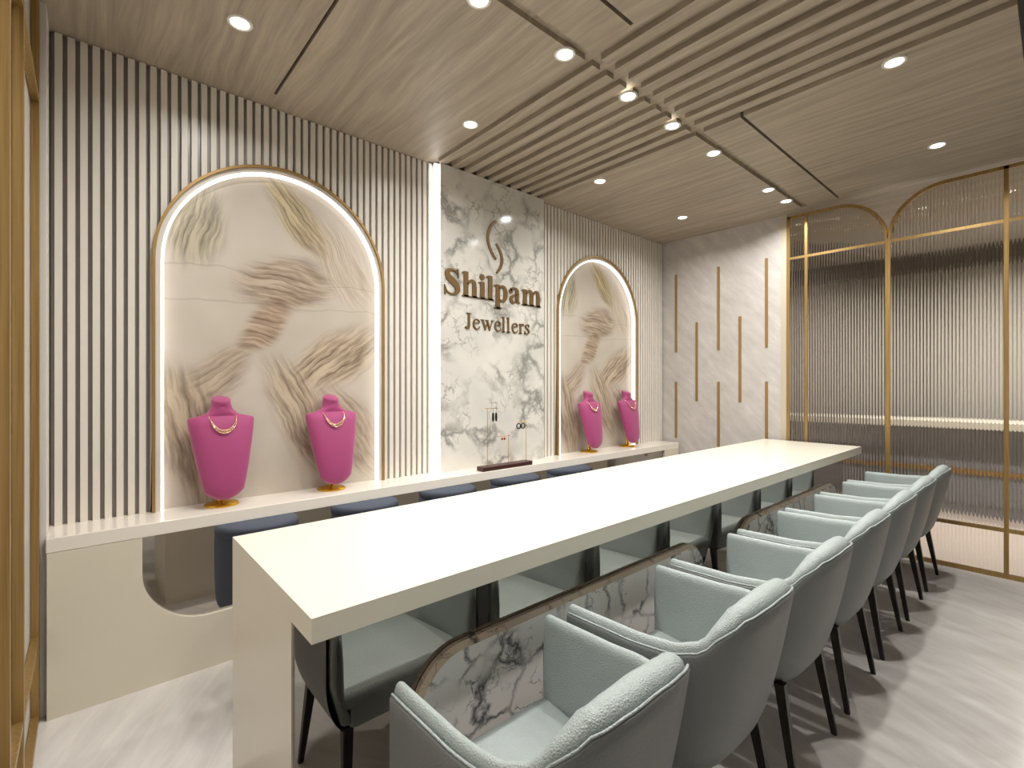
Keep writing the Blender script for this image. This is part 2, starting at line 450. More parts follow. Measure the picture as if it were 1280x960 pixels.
# marble decorative panels standing in front of the mirror
def marble_panel(x0, x1, label):
    r, h = .175, .612
    pts = [(x0, 0), (x1, 0)]
    pts += [(x1-r+r*math.cos(a), h-r+r*math.sin(a)) for a in [PI/2*k/16 for k in range(17)]]
    pts += [(x0+r+r*math.cos(a), h-r+r*math.sin(a)) for a in [PI/2+PI/2*k/16 for k in range(17)]]
    cx = (x0+x1)/2
    t_ = thing('marble_panel', label, 'panel', (cx, 1.215, 0), group='marble panels on the counter front')
    P = [(a-cx, b_) for a, b_ in pts]
    hw = (x1-x0)/2
    def inset(q):
        """chamfered front outline"""
        out = []
        for a, b_ in q:
            cxx = max(-hw+r, min(hw-r, a)); czz = min(h-r, b_)
            dx, dz = a-cxx, b_-czz; l = math.hypot(dx, dz)
            k = (l-.016)/l if l > 1e-6 else 1
            out.append((cxx+dx*k, czz+dz*k))
        return out
    I = inset(P); bm = BM()
    grid(bm, [[(a, -.017, b_) for a, b_ in I], [(a, -.003, b_) for a, b_ in P], [(a, .013, b_) for a, b_ in P]], True, True)
    o = obj('slab', bm, m_arab, t_)
    o.data.materials.append(m_arabedge)
    for p in o.data.polygons:
        if abs(p.normal.y) < .95: p.material_index = 1
    return t_
marble_panel(.692, 2.378, 'white marble panel with dark veins and rounded corners, behind the nearest chairs')
marble_panel(2.785, 4.60, 'white marble panel with dark veins and rounded corners, behind the farther chairs')

# ------------------------------------------------------------------ armchair
def lerp(a, b_, s): return a+(b_-a)*s
def interp(tab, x):
    for (a, va), (b_, vb) in zip(tab, tab[1:]):
        if x <= b_:
            s = (x-a)/(b_-a); s = s*s*(3-2*s)
            return va+(vb-va)*s
    return tab[-1][1]
HT = [(0, .682), (.3, .686), (.5, .696), (.60, .712), (.70, .768), (.78, .803), (.88, .815), (1, .819)]
TH = [(0, .046), (.5, .046), (.62, .050), (.74, .074), (1, .08)]
YF = .232
def plan(z):
    s = max(0, min(1, (z-.335)/.17)); w = lerp(.222, .281, math.sin(s*PI/2)**.8 if s > 0 else 0)
    q = max(0, min(1, (z-.335)/.47)); d = lerp(.17, .30, q**.62)
    yf = lerp(.205, YF, math.sin(s*PI/2))
    return w, d, yf
NP = 61
def path(z):
    """outer plan curve at height z, left arm front round the back to the right arm front"""
    w, d, yf = plan(z); n = 2.9; out = []; yc = .0
    raw = []
    for k in range(12): raw.append((-w, yf+(yc-yf)*k/12))
    for k in range(81):
        a = PI*k/80
        cxx, syy = math.cos(a), math.sin(a)
        raw.append((-w*math.copysign(abs(cxx)**(2/n), cxx), yc-d*abs(syy)**(2/n)))
    for k in range(1, 13): raw.append((w, yc+(yf-yc)*k/12))
    ln = [0]
    for p, q in zip(raw, raw[1:]): ln.append(ln[-1]+math.dist(p, q))
    res = []; j = 0
    for i in range(NP):
        s = ln[-1]*i/(NP-1)
        while j < len(ln)-2 and ln[j+1] < s: j += 1
        f_ = (s-ln[j])/max(1e-9, ln[j+1]-ln[j])
        res.append((lerp(raw[j][0], raw[j+1][0], f_), lerp(raw[j][1], raw[j+1][1], f_)))
    return res
def inward(P, i):
    a, b_ = P[max(0, i-1)], P[min(NP-1, i+1)]
    dx, dy = b_[0]-a[0], b_[1]-a[1]; l = math.hypot(dx, dy)
    return (-dy/l, dx/l)
_cache = {}
def pt(i, z, off):
    kz = round(z, 4)
    if kz not in _cache: _cache[kz] = path(kz)
    P = _cache[kz]; nx, ny = inward(P, i)
    return (P[i][0]+nx*off, P[i][1]+ny*off, z)
def rim(i):
    a = 1-abs(i-(NP-1)/2)/((NP-1)/2)
    return interp(HT, a), interp(TH, a)

def make_chair():
    root = thing('armchair', '', 'chair', group='armchairs along the counter')
    # outer shell
    bm = BM(); rows = []
    for i in range(NP):
        h, th = rim(i); r = []
        for k in range(11):
            z = lerp(.335, h-.014, (k/10)**1.0)
            r.append(pt(i, z, 0))
        r.append(pt(i, h-.008, .004)); r.append(pt(i, h-.010, .014)); r.append(pt(i, h-.06, .016))
        rows.append(r)
    V = grid(bm, rows)
    bm.faces.new([rw[0] for rw in V])                      # underside
    for rw in (V[0], V[-1]):                               # arm front edges
        pass
    obj('shell', bm, m_leatherback, root, 'all')
    # padded lining: arms and back
    bm = BM(); rows = []
    def prof(i, dy=0, shr=0.0):
        h, th = rim(i); o0 = .012+shr; o1 = th-shr; out = []
        out.append(pt(i, .36, o0)); out.append(pt(i, .50, o0)); out.append(pt(i, h-.045, o0))
        m_ = (o0+o1)/2; hr = (o1-o0)/2
        for k in range(11):
            a = PI-PI*k/10
            out.append(pt(i, h-.016-shr+.030*math.sin(a) if True else h, m_+hr*math.cos(a)))
        out.append(pt(i, h-.05, o1+.002)); out.append(pt(i, (h+.44)/2, o1+.006)); out.append(pt(i, .44, o1+.002)); out.append(pt(i, .36, o1))
        return [(x, y+dy, z) for x, y, z in out]
    rows.append(prof(0, .014, .014)); rows.append(prof(0, .011, .006)); rows.append(prof(0, .005, .0015))
    for i in range(NP): rows.append(prof(i))
    rows.append(prof(NP-1, .005, .0015)); rows.append(prof(NP-1, .011, .006)); rows.append(prof(NP-1, .014, .014))
    grid(bm, rows, True, True)
    obj('padding', bm, m_leather, root, 'all')
    # welt along the top edge of the shell
    bm = BM(); tube(bm, [pt(i, rim(i)[0]-.006, .006) for i in range(NP)], .0032, 6)
    obj('piping', bm, m_leather, root, 'all')
    # seat cushion
    bm = BM()
    box(bm, -.236, .236, -.215, .240, .405, .462, .026, 4)
    for v_ in bm.verts:
        if v_.co.y < -.1:
            v_.co.x *= .74; v_.co.y = max(v_.co.y, -.185)
            if v_.co.z < .43: v_.co.y += .05
        if v_.co.z > .45: v_.co.z += .012*(1-(v_.co.x/.24)**2)*(1-(v_.co.y/.25)**2)
    box(bm, -.205, .205, .0, .231, .338, .445, .02, 4)
    obj('seat', bm, m_leather, root, 'all')
    # legs
    def leg(xt, yt, xb_, yb_):
        bm = BM(); rows = []
        for z, x, y, w in ((.345, xt, yt, .017), (.0, xb_, yb_, .0095)):
            rows.append([(x-w, y-w, z), (x+w, y-w, z), (x+w, y+w, z), (x-w, y+w, z)])
        grid(bm, rows, True, True)
        es = [e for e in bm.edges if abs(e.verts[0].co.z-e.verts[1].co.z) > .1]
        bmesh.ops.bevel(bm, geom=es, offset=.003, segments=2, affect='EDGES')
        obj('leg', bm, m_leg, root)
    for s in (-1, 1):
        leg(s*.190, .165, s*.212, .212); leg(s*.190, -.145, s*.214, -.202)
    return root
chair = make_chair()
CH = ['nearest to the camera', 'second from the near end of the row', 'third from the near end of the row', 'fourth, in the middle of the row',
      'third from the glass screen', 'second from the glass screen', 'beside the fluted glass screen']
for i in range(7):
    x = .811+.6103*i
    lab = 'sage grey leather armchair, ' + CH[i]
    if i == 0: chair.location = (x, .80, 0); chair['label'] = lab
    else: dup(chair, (x, .80, 0), lab)

# ------------------------------------------------------------------ blue stools between counter and ledge
def make_stool():
    root = thing('tub_stool', '', 'stool', group='blue stools reflected under the ledge')
    bm = BM()
    lathe(bm, [(.12, .085), (.185, .087), (.212, .10), (.222, .13), (.228, .25), (.230, .47), (.228, .50), (.222, .508)], n=40)
    obj('body', bm, m_stool, root, 50)
    bm = BM()
    lathe(bm, [(.222, .509), (.229, .515), (.231, .54), (.226, .56), (.205, .572), (.10, .577), (.02, .578)], n=40)
    obj('seat_cushion', bm, m_stool, root, 50)
    for k in range(4):
        a = PI/4+k*PI/2; bm = BM()
        lathe(bm, [(.013, 0), (.018, .086)], .15*math.cos(a), .15*math.sin(a), 12); obj('leg', bm, m_leg, root, True)
    return root
st_ = make_stool()
SN = ['nearest the camera in the ledge mirror', 'second from the camera in the ledge mirror', 'middle one of five in the ledge mirror', 'fourth from the camera in the ledge mirror', 'farthest in the ledge mirror']
for i, x in enumerate((.795, 1.49, 2.19, 2.92, 3.65)):
    lab = 'slate blue round stool behind the counter, ' + SN[i]
    if i == 0: st_.location = (x, 2.34, 0); st_['label'] = lab
    else: dup(st_, (x, 2.34, 0), lab)

# ------------------------------------------------------------------ necklace busts
def make_bust():
    root = thing('necklace_bust', '', 'display bust', group='magenta busts on the ledge')
    T = Matrix.Translation((0, -.062, .040)) @ Matrix.Rotation(math.radians(-11), 4, 'X')
    def sec(z, w, fr, bk, n=40, e=2.6, yo=0):
        out = []
        for k in range(n):
            a = 2*PI*k/n; ca, sa = math.cos(a), math.sin(a)
            x = w*math.copysign(abs(ca)**(2/e), ca); d = fr if sa < 0 else bk
            out.append(T @ Vector((x, yo+d*math.copysign(abs(sa)**(2/e), sa), z)))
        return out
    bm = BM()
    rows = [sec(.0, .012, .012, .010), sec(.006, .034, .022, .018), sec(.022, .064, .034, .024), sec(.048, .092, .042, .028), sec(.10, .104, .050, .030),
            sec(.20, .123, .056, .032), sec(.30, .140, .058, .034), sec(.385, .152, .052, .034), sec(.418, .156, .044, .033), sec(.43, .154, .036, .030),
            sec(.437, .135, .032, .028), sec(.447, .09, .036, .030), sec(.462, .064, .042, .036, e=2.1), sec(.485, .052, .042, .036, e=2)]
    # neck with a slanted top that faces forward
    nk = []
    for z, r, yo in ((.505, .047, -.004), (.53, .044, -.008)):
        nk.append([T @ Vector((r*math.cos(2*PI*k/40), yo+r*math.sin(2*PI*k/40), z+(.55*r*math.sin(2*PI*k/40) if z > .52 else .2*r*math.sin(2*PI*k/40)))) for k in range(40)])
    rows += nk
    # rounded lip on the top face
    rows.append([T @ Vector((.039*math.cos(2*PI*k/40), -.008+.039*math.sin(2*PI*k/40), .534+.55*.039*math.sin(2*PI*k/40))) for k in range(40)])
    grid(bm, rows, True, True)
    obj('body', bm, m_pink, root, 38)
    bm = BM()
    lathe(bm, [(.082, 0), (.082, .006), (.076, .012), (.05, .018), (.022, .026), (.013, .04), (.011, .058), (.016, .075), (.019, .10), (.019, .20)], 0, .018, 36)
    obj('stand', bm, m_bustgold, root, 35)
    return root, T
bust, TB = make_bust()
def make_necklace():
    root = thing('necklace', '', 'necklace', group='gold necklaces on the busts')
    def P(a):
        """a from -1 to 1 along the visible drape"""
        x = .0655*math.sin(a*PI/2*.98); q = 1-abs(a)**2.0
        z = .467-.113*q
        y = -(.046+.017*q) if abs(a) < .7 else lerp(-.0547, -.004, (abs(a)-.7)/.3)
        return TB @ Vector((x, y, z))
    bm = BM(); tube(bm, [P(-1+2*k/40) for k in range(41)], .0024, 6); obj('chain', bm, m_neck, root, 'all')
    bm = BM()
    for k in range(-6, 7):
        p = P(k*.1); r = .0098-.0008*abs(k)
        d = (P(k*.1+.02)-P(k*.1-.02)).normalized(); up = (TB.to_3x3() @ Vector((0, 0, 1))); nrm = (TB.to_3x3() @ Vector((0, -1, 0)))
        cpt = p+nrm*.004-up*r*.6
        tube(bm, [cpt+d*r*math.cos(2*PI*j/14)+nrm.cross(d)*r*math.sin(2*PI*j/14) for j in range(14)], .0019, 6, True)
    obj('ring_link', bm, m_neck, root, 'all')
    return root
neck = make_necklace()
BL = ['nearest to the camera', 'second, in front of the large arch', 'third, beside the marble in the far arch', 'last, nearest the far corner']
for i, x in enumerate((.545, 1.133, 3.59, 4.20)):
    loc = (x, 2.945, ZL)
    lab = 'magenta necklace bust on a gold foot, ' + BL[i]
    lab2 = 'rose gold link necklace on the magenta bust ' + BL[i]
    if i == 0:
        bust.location = loc; bust['label'] = lab; neck.location = loc; neck['label'] = lab2
    else: dup(bust, loc, lab); dup(neck, loc, lab2)

# ------------------------------------------------------------------ small jewellery stand below the sign
stn = thing('jewellery_stand', 'dark wood jewellery stand with thin gold wire posts on the ledge', 'jewellery stand', (2.43, 2.83, ZL))
bm = BM(); box(bm, -.25, .25, -.04, .04, 0, .032, .003, 1); obj('base', bm, m_wood, stn)
def post(x, h, dx):
    bm = BM(); tube(bm, [(x, 0, .03), (x, 0, h)], .0022, 6)
    tube(bm, [(x-.02*(1 if dx > 0 else -1), 0, h), (x+dx, 0, h)], .002, 6); obj('wire_post', bm, m_bustgold, stn, True)
post(-.18, .46, .11); post(.03, .245, -.115); post(.215, .345, -.1)
def earring(kind, loc, label):
    bm = BM()
    if kind == 'drop':
        tube(bm, [(0, 0, 0), (0, 0, -.03)], .0012, 5)
        lathe(bm, [(.002, -.03), (.008, -.04), (.009, -.075), (.007, -.095), (.001, -.10)], n=12); m = m_black
    elif kind == 'hoop':
        tube(bm, [(0, 0, 0), (0, 0, -.012)], .0012, 5)
        tube(bm, [(.02*math.sin(2*PI*j/20), 0, -.032+.02*math.cos(2*PI*j/20)) for j in range(20)], .0045, 8, True); m = m_black
    else:
        tube(bm, [(0, 0, 0), (0, 0, -.012)], .0012, 5)
        lathe(bm, [(.001, -.01), (.008, -.016), (.009, -.024), (.001, -.032)], n=12); m = m_red
    o = obj('earring', bm, m, None, True); o.location = (2.43+loc[0], 2.83, ZL+loc[1])
    tag(o, label, 'earring', 'earrings on the jewellery stand')
earring('drop', (-.125, .459), 'long black drop earring under the tallest wire, left of the pair')
earring('drop', (-.095, .459), 'long black drop earring under the tallest wire, right of the pair')
earring('stud', (-.035, .244), 'small red stone earring under the low middle wire, left of the pair')
earring('stud', (-.010, .244), 'small red stone earring under the low middle wire, right of the pair')
earring('hoop', (.135, .344), 'black hoop earring under the right-hand wire, left of the pair')
earring('hoop', (.182, .344), 'black hoop earring under the right-hand wire, right of the pair')

# ------------------------------------------------------------------ sign on the marble
def catmull(pts, n=10):
    P = [pts[0]]+list(pts)+[pts[-1]]; out = []
    for i in range(1, len(P)-2):
        p0, p1, p2, p3 = P[i-1], P[i], P[i+1], P[i+2]
        for k in range(n):
            s = k/n
            out.append(tuple(.5*((2*b_)+(-a+c)*s+(2*a-5*b_+4*c-d)*s*s+(-a+3*b_-3*c+d)*s**3) for a, b_, c, d in zip(p0, p1, p2, p3)))
    out.append(tuple(P[-2])); return out
class Pen:
    """draws serif letters as filled extruded shapes; em units"""
    def __init__(s, x, z, em, y0, y1): s.bm = BM(); s.x, s.z, s.em, s.y0, s.y1, s.k = x, z, em, y0, y1, 1.0
    def P(s, p): return (s.x+p[0]*s.em, s.z+p[1]*s.em)
    def poly(s, pts): prism(s.bm, [s.P(p) for p in pts], 'y', s.y0, s.y1)
    def rect(s, x0, z0, x1, z1): s.poly([(x0, z0), (x1, z0), (x1, z1), (x0, z1)])
    def stroke(s, pts):
        """pts: (x, z, width) smoothed; a ribbon of quads"""
        q = catmull(pts); L_, R_ = [], []
        for i, p in enumerate(q):
            a, b_ = q[max(0, i-1)], q[min(len(q)-1, i+1)]
            dx, dz = b_[0]-a[0], b_[1]-a[1]; l = math.hypot(dx, dz) or 1
            nx, nz = -dz/l, dx/l; w = max(.004, p[2]*s.k/2)
            L_.append(s.P((p[0]+nx*w, p[1]+nz*w))); R_.append(s.P((p[0]-nx*w, p[1]-nz*w)))
        rows = [[(l_[0], s.y0, l_[1]), (r_[0], s.y0, r_[1]), (r_[0], s.y1, r_[1]), (l_[0], s.y1, l_[1])] for l_, r_ in zip(L_, R_)]
        grid(s.bm, rows, True, True)
    def dot(s, x, z, r):
        s.poly([(x+r*math.cos(2*PI*k/24), z+r*math.sin(2*PI*k/24)) for k in range(24)])
    def serif(s, x, z, w, up=1, t=.028):
        """slab foot centred on x; up=1 sits above z"""
        s.poly([(x-w, z), (x+w, z), (x+w, z+up*t*.7), (x+w*.55, z+up*t*1.6), (x-w*.55, z+up*t*1.6), (x-w, z+up*t*.7)][::1])
    def flag(s, x, z, w):
        """slanted head serif to the left of a stem whose left edge is x and top is z"""
        s.poly([(x+.005, z), (x-w, z-.03), (x-w, z-.052), (x-w*.5, z-.05), (x+.005, z-.085)])
    # bold / regular widths
    def glyph(s, ch, bold):
        B = .145 if bold else .08; T = .045 if bold else .03; X = .473 if bold else .45; A = .676; f = .065 if bold else .055
        if ch in 'hil':
            xl = .095 if bold else .07
            top = X if ch == 'i' else A
            s.rect(xl, 0, xl+B, top); s.flag(xl, top, f); s.serif(xl+B/2, 0, B/2+f)
            if ch == 'i': s.dot(xl+B/2-.01, .60, .083)
            if ch == 'h':
                xr = .375
                s.rect(xr, 0, xr+B, .30); s.serif(xr+B/2, 0, B/2+f-.01)
                s.stroke([(xl+B-.03, .335, T), (.30, .425, .075), (.37, .447, .085), (.435, .40, .13), (xr+B/2, .29, B)])
            return .556 if ch == 'h' else .278
        if ch == 'S':
            s.stroke([(.47, .50, .03), (.43, .60, .05), (.29, .655, .05), (.14, .60, .13), (.15, .47, .18), (.29, .36, .20), (.42, .25, .19), (.44, .11, .14), (.29, .018, .05), (.11, .07, .05), (.05, .20, .03)])
            s.poly([(.435, .69), (.475, .69), (.487, .46), (.462, .46)]); s.poly([(.03, .24), (.055, .24), (.075, -.02), (.035, -.02)])
            return .556
        if ch == 'p':
            xl = .095
            s.rect(xl, -.205, xl+B, X); s.flag(xl, X, f); s.serif(xl+B/2, -.205, B/2+f)
            s.stroke([(xl+B-.03, .36, T), (.30, .44, .07), (.42, .39, .12), (.455, .235, .155), (.42, .08, .12), (.31, .02, .06), (xl+B-.03, .06, T)])
            return .556
        if ch == 'a':
            s.stroke([(.085, .36, .10), (.13, .425, .07), (.22, .452, .05), (.32, .42, .10), (.345, .32, .145), (.345, .12, .145), (.39, .045, .09), (.455, .05, .03)])
            s.dot(.10, .35, .068)
            s.stroke([(.34, .285, .04), (.22, .235, .06), (.125, .165, .12), (.125, .07, .13), (.21, .03, .08), (.33, .10, .04)])
            return .5
        if ch == 'm':
            xl = .09
            s.rect(xl, 0, xl+B, X); s.flag(xl, X, f); s.serif(xl+B/2, 0, B/2+f-.005)
            for xr in (.355, .63):
                s.rect(xr, 0, xr+B, .30); s.serif(xr+B/2, 0, B/2+f-.012)
                s.stroke([(xr-.16, .335, T), (xr-.07, .425, .075), (xr-.005, .447, .085), (xr+.055, .40, .13), (xr+B/2, .29, B)])
            return .833
        if ch == 'J':
            s.rect(.17, .12, .27, .66); s.serif(.22, .662, .13, -1, .02)
            s.stroke([(.22, .14, .10), (.205, .04, .075), (.15, 0, .045), (.075, .02, .05)]); s.dot(.075, .055, .05)
            return .389
        if ch == 'e':
            s.stroke([(.09, .275, .03), (.36, .275, .03)])
            s.stroke([(.365, .285, .07), (.345, .38, .075), (.235, .44, .04), (.12, .38, .075), (.08, .22, .09), (.13, .075, .09), (.245, .022, .07), (.33, .05, .045), (.405, .14, .022)])
            return .444
        if ch == 'w':
            for x in (.0, .24):
                s.poly([(x+.06, .44), (x+.155, .44), (x+.285, .10), (x+.255, -.012), (x+.235, -.012)])
                s.poly([(x+.255, -.012), (x+.275, .07), (x+.42, .44), (x+.385, .44), (x+.24, .03)])
            s.serif(.105, .45, .095, -1, .016); s.serif(.345, .45, .09, -1, .016); s.serif(.645, .45, .075, -1, .016)
            return .722
        if ch == 'r':
            s.rect(.075, 0, .165, X); s.flag(.075, X, f); s.serif(.12, 0, .105, 1, .02)
            s.stroke([(.155, .34, .03), (.215, .42, .05), (.285, .43, .06)]); s.dot(.285, .405, .052)
            return .333
        if ch == 's':
            s.stroke([(.315, .34, .022), (.28, .415, .032), (.19, .44, .032), (.105, .395, .065), (.12, .31, .085), (.20, .245, .09), (.295, .165, .09), (.295, .07, .07), (.19, .015, .035), (.10, .05, .03), (.055, .135, .02)])
            s.poly([(.30, .455), (.32, .455), (.325, .32), (.31, .32)]); s.poly([(.045, .15), (.06, .15), (.065, -.01), (.045, -.01)])
            return .389
def word(txt, x, z, em, bold, name, parent):
    bm_all = BM(); xx = x
    for ch in txt:
        p = Pen(xx, z, em, -.010, 0); p.k = .94 if bold else .8; w = p.glyph(ch, bold)
        me = bpy.data.meshes.new('tmp'); p.bm.to_mesh(me); p.bm.free(); bm_all.from_mesh(me); bpy.data.meshes.remove(me)
        xx += w*em
    return obj(name, bm_all, m_sign, parent)
sx, sz = 2.43, 2.1
sign = thing('wall_sign', 'raised bronze serif lettering and curved emblem on the marble', 'sign', (sx, 2.965, sz))
word('Shilpam', 1.945-sx, 2.058-sz, .2805, True, 'name_lettering', sign)
word('Jewellers', 2.135-sx, 1.817-sz, .182, False, 'small_lettering', sign)
def emblem(pts):
    p = Pen(-sx, -sz, 1.0, -.010, 0); p.stroke([(x, z, w) for x, z, w in pts])
    obj('emblem_stroke', p.bm, m_sign, sign)
emblem([(2.443, 2.692, .016), (2.386, 2.635, .020), (2.358, 2.555, .022), (2.372, 2.480, .022), (2.415, 2.412, .021), (2.441, 2.387, .018)])
emblem([(2.443, 2.513, .016), (2.487, 2.452, .021), (2.502, 2.394, .022), (2.488, 2.334, .021), (2.447, 2.280, .017)])

# ------------------------------------------------------------------ gold inlay strips on the end wall
INL = [(2.85, 1.754, 2.625, 'upper gold strip beside the slatted corner'), (2.606, 1.215, 2.068, 'mid-height gold strip, the one nearer the slatted wall'),
       (2.365, 1.754, 2.625, 'upper gold strip in the centre column of the stone wall'), (2.144, 1.215, 2.083, 'mid-height gold strip, the one nearer the glass screen'),
       (1.89, 1.757, 2.622, 'upper gold strip beside the glass screen'), (2.85, .80, 1.424, 'lower gold strip rising from the ledge end'),
       (2.365, .555, 1.424, 'lower gold strip in the centre column behind the counter'), (1.89, .555, 1.424, 'lower gold strip beside the glass screen above the counter end')]
for y, z0, z1, lab in INL:
    o = obj('mounted_gold_strip', boxes((XE-.006, XE, y-.013, y+.013, z0, z1)), m_goldpaint)
    tag(o, 'thin vertical ' + lab, 'wall strip', 'gold strips on the stone wall')

# ------------------------------------------------------------------ fluted glass screen with gold frame
def fluted(y0, y1, z0, z1, x):
    """ribbed sheet: half-round ribs towards the room, flat behind"""
    bm = BM(); p = .021; n = max(1, round((y1-y0)/p)); p = (y1-y0)/n; seg = 8
    prof = []
    for i in range(n):
        for k in range(seg):
            s = k/seg; prof.append((x-.003-.0068*math.sin(PI*s), y0+p*(i+s)))
    prof.append((x-.003, y1))
    prof += [(x+.003, y1), (x+.003, y0)]
    A = [bm.verts.new((a, b_, z0)) for a, b_ in prof]; B = [bm.verts.new((a, b_, z1)) for a, b_ in prof]
    for i in range(len(A)):
        j = (i+1) % len(A); bm.faces.new((A[i], A[j], B[j], B[i]))
    bm.faces.new(A[::-1]); bm.faces.new(B)
    return bm
scr = thing('fluted_glass_screen', 'gold framed ribbed glass screen with arched tops at the far end', 'glass screen', (XE, .4, 0))
def S(bm): bmesh.ops.translate(bm, verts=bm.verts, vec=(-XE, -.4, 0)); return bm
XF0, XF1 = XE-.012, XE+.022
YE = -.43                   # far side of the second bay, mirrored about y .257
for y, w, z1 in ((1.694, .028, 2.97), (1.544, .024, 2.955), (.941, .034, 2.60), (.257, .026, 2.97), (YE, .034, 2.60)):
    obj('upright', S(boxes((XF0, XF1, y-w/2, y+w/2, 0, z1))), m_gold, scr)
for z, hh in ((2.575, .022), (.345, .026), (.016, .032)):
    obj('rail', S(boxes((XF0+.002, XF1-.002, YE, 1.70, z-hh/2, z+hh/2))), m_gold, scr)
def arc_frame(cy, s, r, ytop, name='arch_rail'):
    """quarter arch springing from the upright at cy, then straight along the top to ytop; s=+1 goes to +y"""
    bm = BM(); rows = []; zt = 2.97; w = .026
    P = []
    for k in range(17):
        a = PI/2*k/16
        P.append((cy+s*(r-r*math.cos(a)), zt-r+r*math.sin(a), s*(-math.cos(a)), math.sin(a)))
    P.append((ytop, zt, 0, 1))
    for y, z, ny, nz in P:
        rows.append([(XF0, y, z), (XF1, y, z), (XF1, y-ny*w, z-nz*w), (XF0, y-ny*w, z-nz*w)])
    grid(bm, rows, True, True); obj(name, S(bm), m_gold, scr, 30)
arc_frame(.937, 1, .37, 1.70); arc_frame(.945, -1, .37, .257); arc_frame(YE-.004, 1, .37, .257)
for y0, y1 in ((1.556, 1.68), (.958, 1.532), (.27, .924), (YE+.017, .244)):
    obj('glass_pane', S(fluted(y0, y1, .358, 2.564, XE+.008)), m_glass, scr)
    obj('glass_pane', S(fluted(y0, y1, .032, .332, XE+.008)), m_glass, scr)
# top panes follow the arches
def top_pane(y0, y1, cy=None, s=1):
    bm = BM(); p = .021; n = round((y1-y0)/p); p = (y1-y0)/n; r = .355; zt = 2.95; seg = 8
    def top(y):
        if cy is None: return zt
        d = abs(y-cy)
        return zt if d >= r else zt-r+math.sqrt(max(0, r*r-(r-d)**2))
    rows = []
    for i in range(n*seg+1):
        y = y0+p*i/seg; x = XE+.005-.0068*math.sin(PI*(i % seg)/seg); z1 = max(2.587, top(y))
        rows.append([(x, y, 2.586), (x, y, z1), (XE+.011, y, z1), (XE+.011, y, 2.586)])
    grid(bm, rows, True, True); return bm
obj('glass_pane', S(top_pane(1.556, 1.68)), m_glass, scr)
obj('glass_pane', S(top_pane(.96, 1.532, .941)), m_glass, scr)
obj('glass_pane', S(top_pane(.27, .922, .941)), m_glass, scr)
obj('glass_pane', S(top_pane(YE+.019, .244, YE)), m_glass, scr)
obj('wall_end_right', boxes((XE, XE+.06, -3.0, YE-.02, 0, ZC+.3)), m_white, kind='structure')

# ------------------------------------------------------------------ gold framed screen on the near wall, seen edge-on
ns = thing('near_gold_screen', 'glass screen coloured pale as a reflection, with gold bars at the near end, seen edge-on', 'glass screen', (-.16, 2.0, 0))
def N(bm): bmesh.ops.translate(bm, verts=bm.verts, vec=(.16, -2.0, 0)); return bm
gx0, gx1 = -.169, -.1435
for y, w in ((2.80, .03), (2.135, .03), (1.77, .03), (1.15, .03)):
    obj('upright', N(boxes((gx0, gx1, y-w/2, y+w/2, 0, 2.98))), m_gold, ns)
for z, hh in ((2.575, .024), (.345, .026), (.016, .032)):
    obj('rail', N(boxes((gx0, gx1-.001, .4, 2.80, z-hh/2, z+hh/2))), m_gold, ns)
bm = BM(); rows = []
for k in range(17):
    a = PI/2*k/16; y = 2.12-.37+.37*math.cos(a); z = 2.60+.37*math.sin(a)
    rows.append([(gx0, y, z), (gx1, y, z), (gx1, y-.024*math.cos(a), z-.024*math.sin(a)), (gx0, y-.024*math.cos(a), z-.024*math.sin(a))])
grid(bm, rows, True, True); obj('arch_rail', N(bm), m_gold, ns, 30)
obj('pane', N(boxes((-.1795, -.1705, .4, 2.815, 0, 2.98))), m_nearpane, ns)

# ------------------------------------------------------------------ room beyond the glass
obj('floor_beyond', boxes((XE+.05, 8.3, -3.0, 3.3, -.1, 0)), m_floorback, kind='structure')
obj('wall_beyond', boxes((8.2, 8.3, -3.0, 3.3, 0, 3.2)), m_back, kind='structure')
obj('wall_beyond_left', boxes((XE+.1, 8.3, 2.3, 2.4, 0, 3.2)), m_backdark, kind='structure')
obj('wall_beyond_right', boxes((XE+.06, 8.3, -3.1, -3.0, 0, 3.2)), m_back, kind='structure')
obj('ceiling_beyond', boxes((6.1, 8.3, -3.1, 3.3, 3.06, 3.2)), m_backceil, kind='structure')
obj('trim_10', boxes((7.95, 8.2, -3.0, 2.3, 2.86, 3.06)), m_backdark, kind='structure')
bc = thing('back_counter', 'white topped counter seen blurred through the ribbed glass', 'counter', (7.2, 0, 0))
bm = BM(); box(bm, -.35, .35, -1.9, 2.0, .93, 1.0); obj('counter_top', bm, m_counter, bc)
bm = BM(); box(bm, -.2, .32, -1.8, 1.95, .12, .93); obj('counter_body', bm, m_backcab, bc)
bm = BM(); box(bm, -.215, -.2, -1.8, 1.95, .44, .49); obj('gold_band', bm, m_goldpaint, bc)
bm = BM(); box(bm, -.19, .31, -1.79, 1.94, 0, .12); obj('plinth', bm, m_backcab, bc)

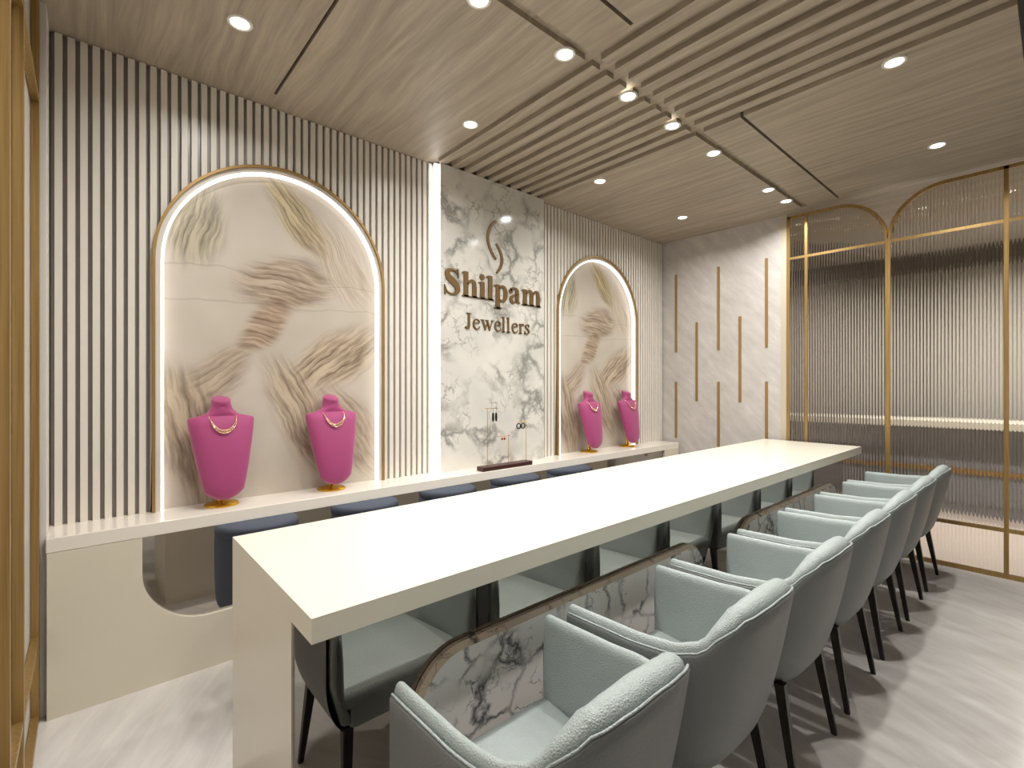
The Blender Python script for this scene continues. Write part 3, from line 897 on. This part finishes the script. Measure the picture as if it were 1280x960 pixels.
# ------------------------------------------------------------------ downlights
def make_downlight():
    root = thing('downlight', '', 'ceiling light', group='recessed ceiling downlights')
    bm = BM()
    prof = [(.036, -.003), (.040, -.007), (.050, -.006), (.052, -.002), (.052, 0), (.036, 0)]
    rows = [[(r*math.cos(2*PI*k/28), r*math.sin(2*PI*k/28), z) for k in range(28)] for r, z in prof+[prof[0]]]
    grid(bm, rows, True); obj('trim_ring', bm, m_ringtrim, root, True)
    bm = BM(); lathe(bm, [(.036, -.004), (.036, -.001)], n=28); obj('lens', bm, m_lamp, root)
    return root
dl = make_downlight()
W = 'white round ceiling downlight '
LIGHTS = [((.512, 2.401), W+'over the near end of the slatted wall'), ((1.776, 2.401), W+'before the marble, first past the large arch'),
          ((3.038, 2.399), W+'over the ledge just past the marble'), ((4.294, 2.398), W+'near the far slatted corner'),
          ((1.225, 1.597), W+'on the channel, cut by the top of the photo'), ((1.741, 1.588), W+'on the channel just before the slatted band'),
          ((2.260, 1.588), W+'on the channel inside the slatted band, nearer one'), ((2.723, 1.588), W+'on the channel inside the slatted band, farther one'),
          ((3.260, 1.588), W+'on the channel just beyond the slatted band'), ((4.213, 1.590), W+'on the channel, second from its far end'),
          ((4.591, 1.585), W+'on the channel at its far end'), ((3.011, .545), W+'large, over the chairs beside the slatted band'),
          ((4.275, .545), W+'over the chairs before the glass screen')]
LAMP_W = {2.4: 5.5, 1.59: 8.5, .545: 14}
def lamp(x, y, w, spread=150, size=.07, col=(1, .98, .94), z=ZC-.012):
    l = bpy.data.lights.new('downlight_and_fill_beam', 'AREA'); l.shape = 'DISK'; l.size = size; l.energy = w; l.color = col
    l.spread = math.radians(spread)
    o = bpy.data.objects.new('downlight_and_fill_beam', l); o.location = (x, y, z); C.objects.link(o)
for i, ((x, y), lab) in enumerate(LIGHTS):
    if i == 0: dl.location = (x, y, ZC); dl['label'] = lab
    else: dup(dl, (x, y, ZC), lab)
    w = LAMP_W[2.4 if y > 2 else (1.59 if y > 1 else .545)]
    lamp(x, y, w)
# unseen lamps outside the picture, added without fixtures to carry on the rows
for x, y in ((.51, .545), (1.76, .545), (.70, 1.59)): lamp(x, y, 11)
for x in (.6, 2.2, 3.8):  # weak fill lamps, added unseen above the near side of the room
    for y in (-.9, -2.2): lamp(x, y, .5, z=ZC+.25)
# lamps of the room beyond
for x, y in ((6.0, 1.4), (6.0, 0), (6.0, -1.4), (7.2, .7), (7.2, -.9)): lamp(x, y, 26, col=(1, .99, .97), z=2.985 if x < 6.1 else 3.05)

# ------------------------------------------------------------------ world, camera, view
w = bpy.data.worlds.new('world'); bpy.context.scene.world = w; w.use_nodes = True
bg = w.node_tree.nodes['Background']; bg.inputs[0].default_value = (1, .96, .9, 1); bg.inputs[1].default_value = .3
cd = bpy.data.cameras.new('camera'); cam = bpy.data.objects.new('camera', cd); C.objects.link(cam)
cd.sensor_width = 36; cd.lens = 604.5*36/1280; cd.clip_start = .01; cd.clip_end = 60
cam.location = (0, 0, 1.4)
cam.rotation_euler = (PI/2, 0, -(PI/2-math.atan2(685.6, 604.5)))
sc = bpy.context.scene
sc.camera = cam
sc.view_settings.view_transform = 'Standard'; sc.view_settings.look = 'None'
sc.view_settings.exposure = 0.0; sc.view_settings.gamma = 1.0; sc.view_settings.use_curve_mapping = False
sc.cycles.use_denoising = True
sc.cycles.max_bounces = 10; sc.cycles.diffuse_bounces = 5; sc.cycles.glossy_bounces = 5; sc.cycles.transmission_bounces = 8
sc.cycles.sample_clamp_indirect = 6.0
sc.cycles.caustics_reflective = False; sc.cycles.caustics_refractive = False
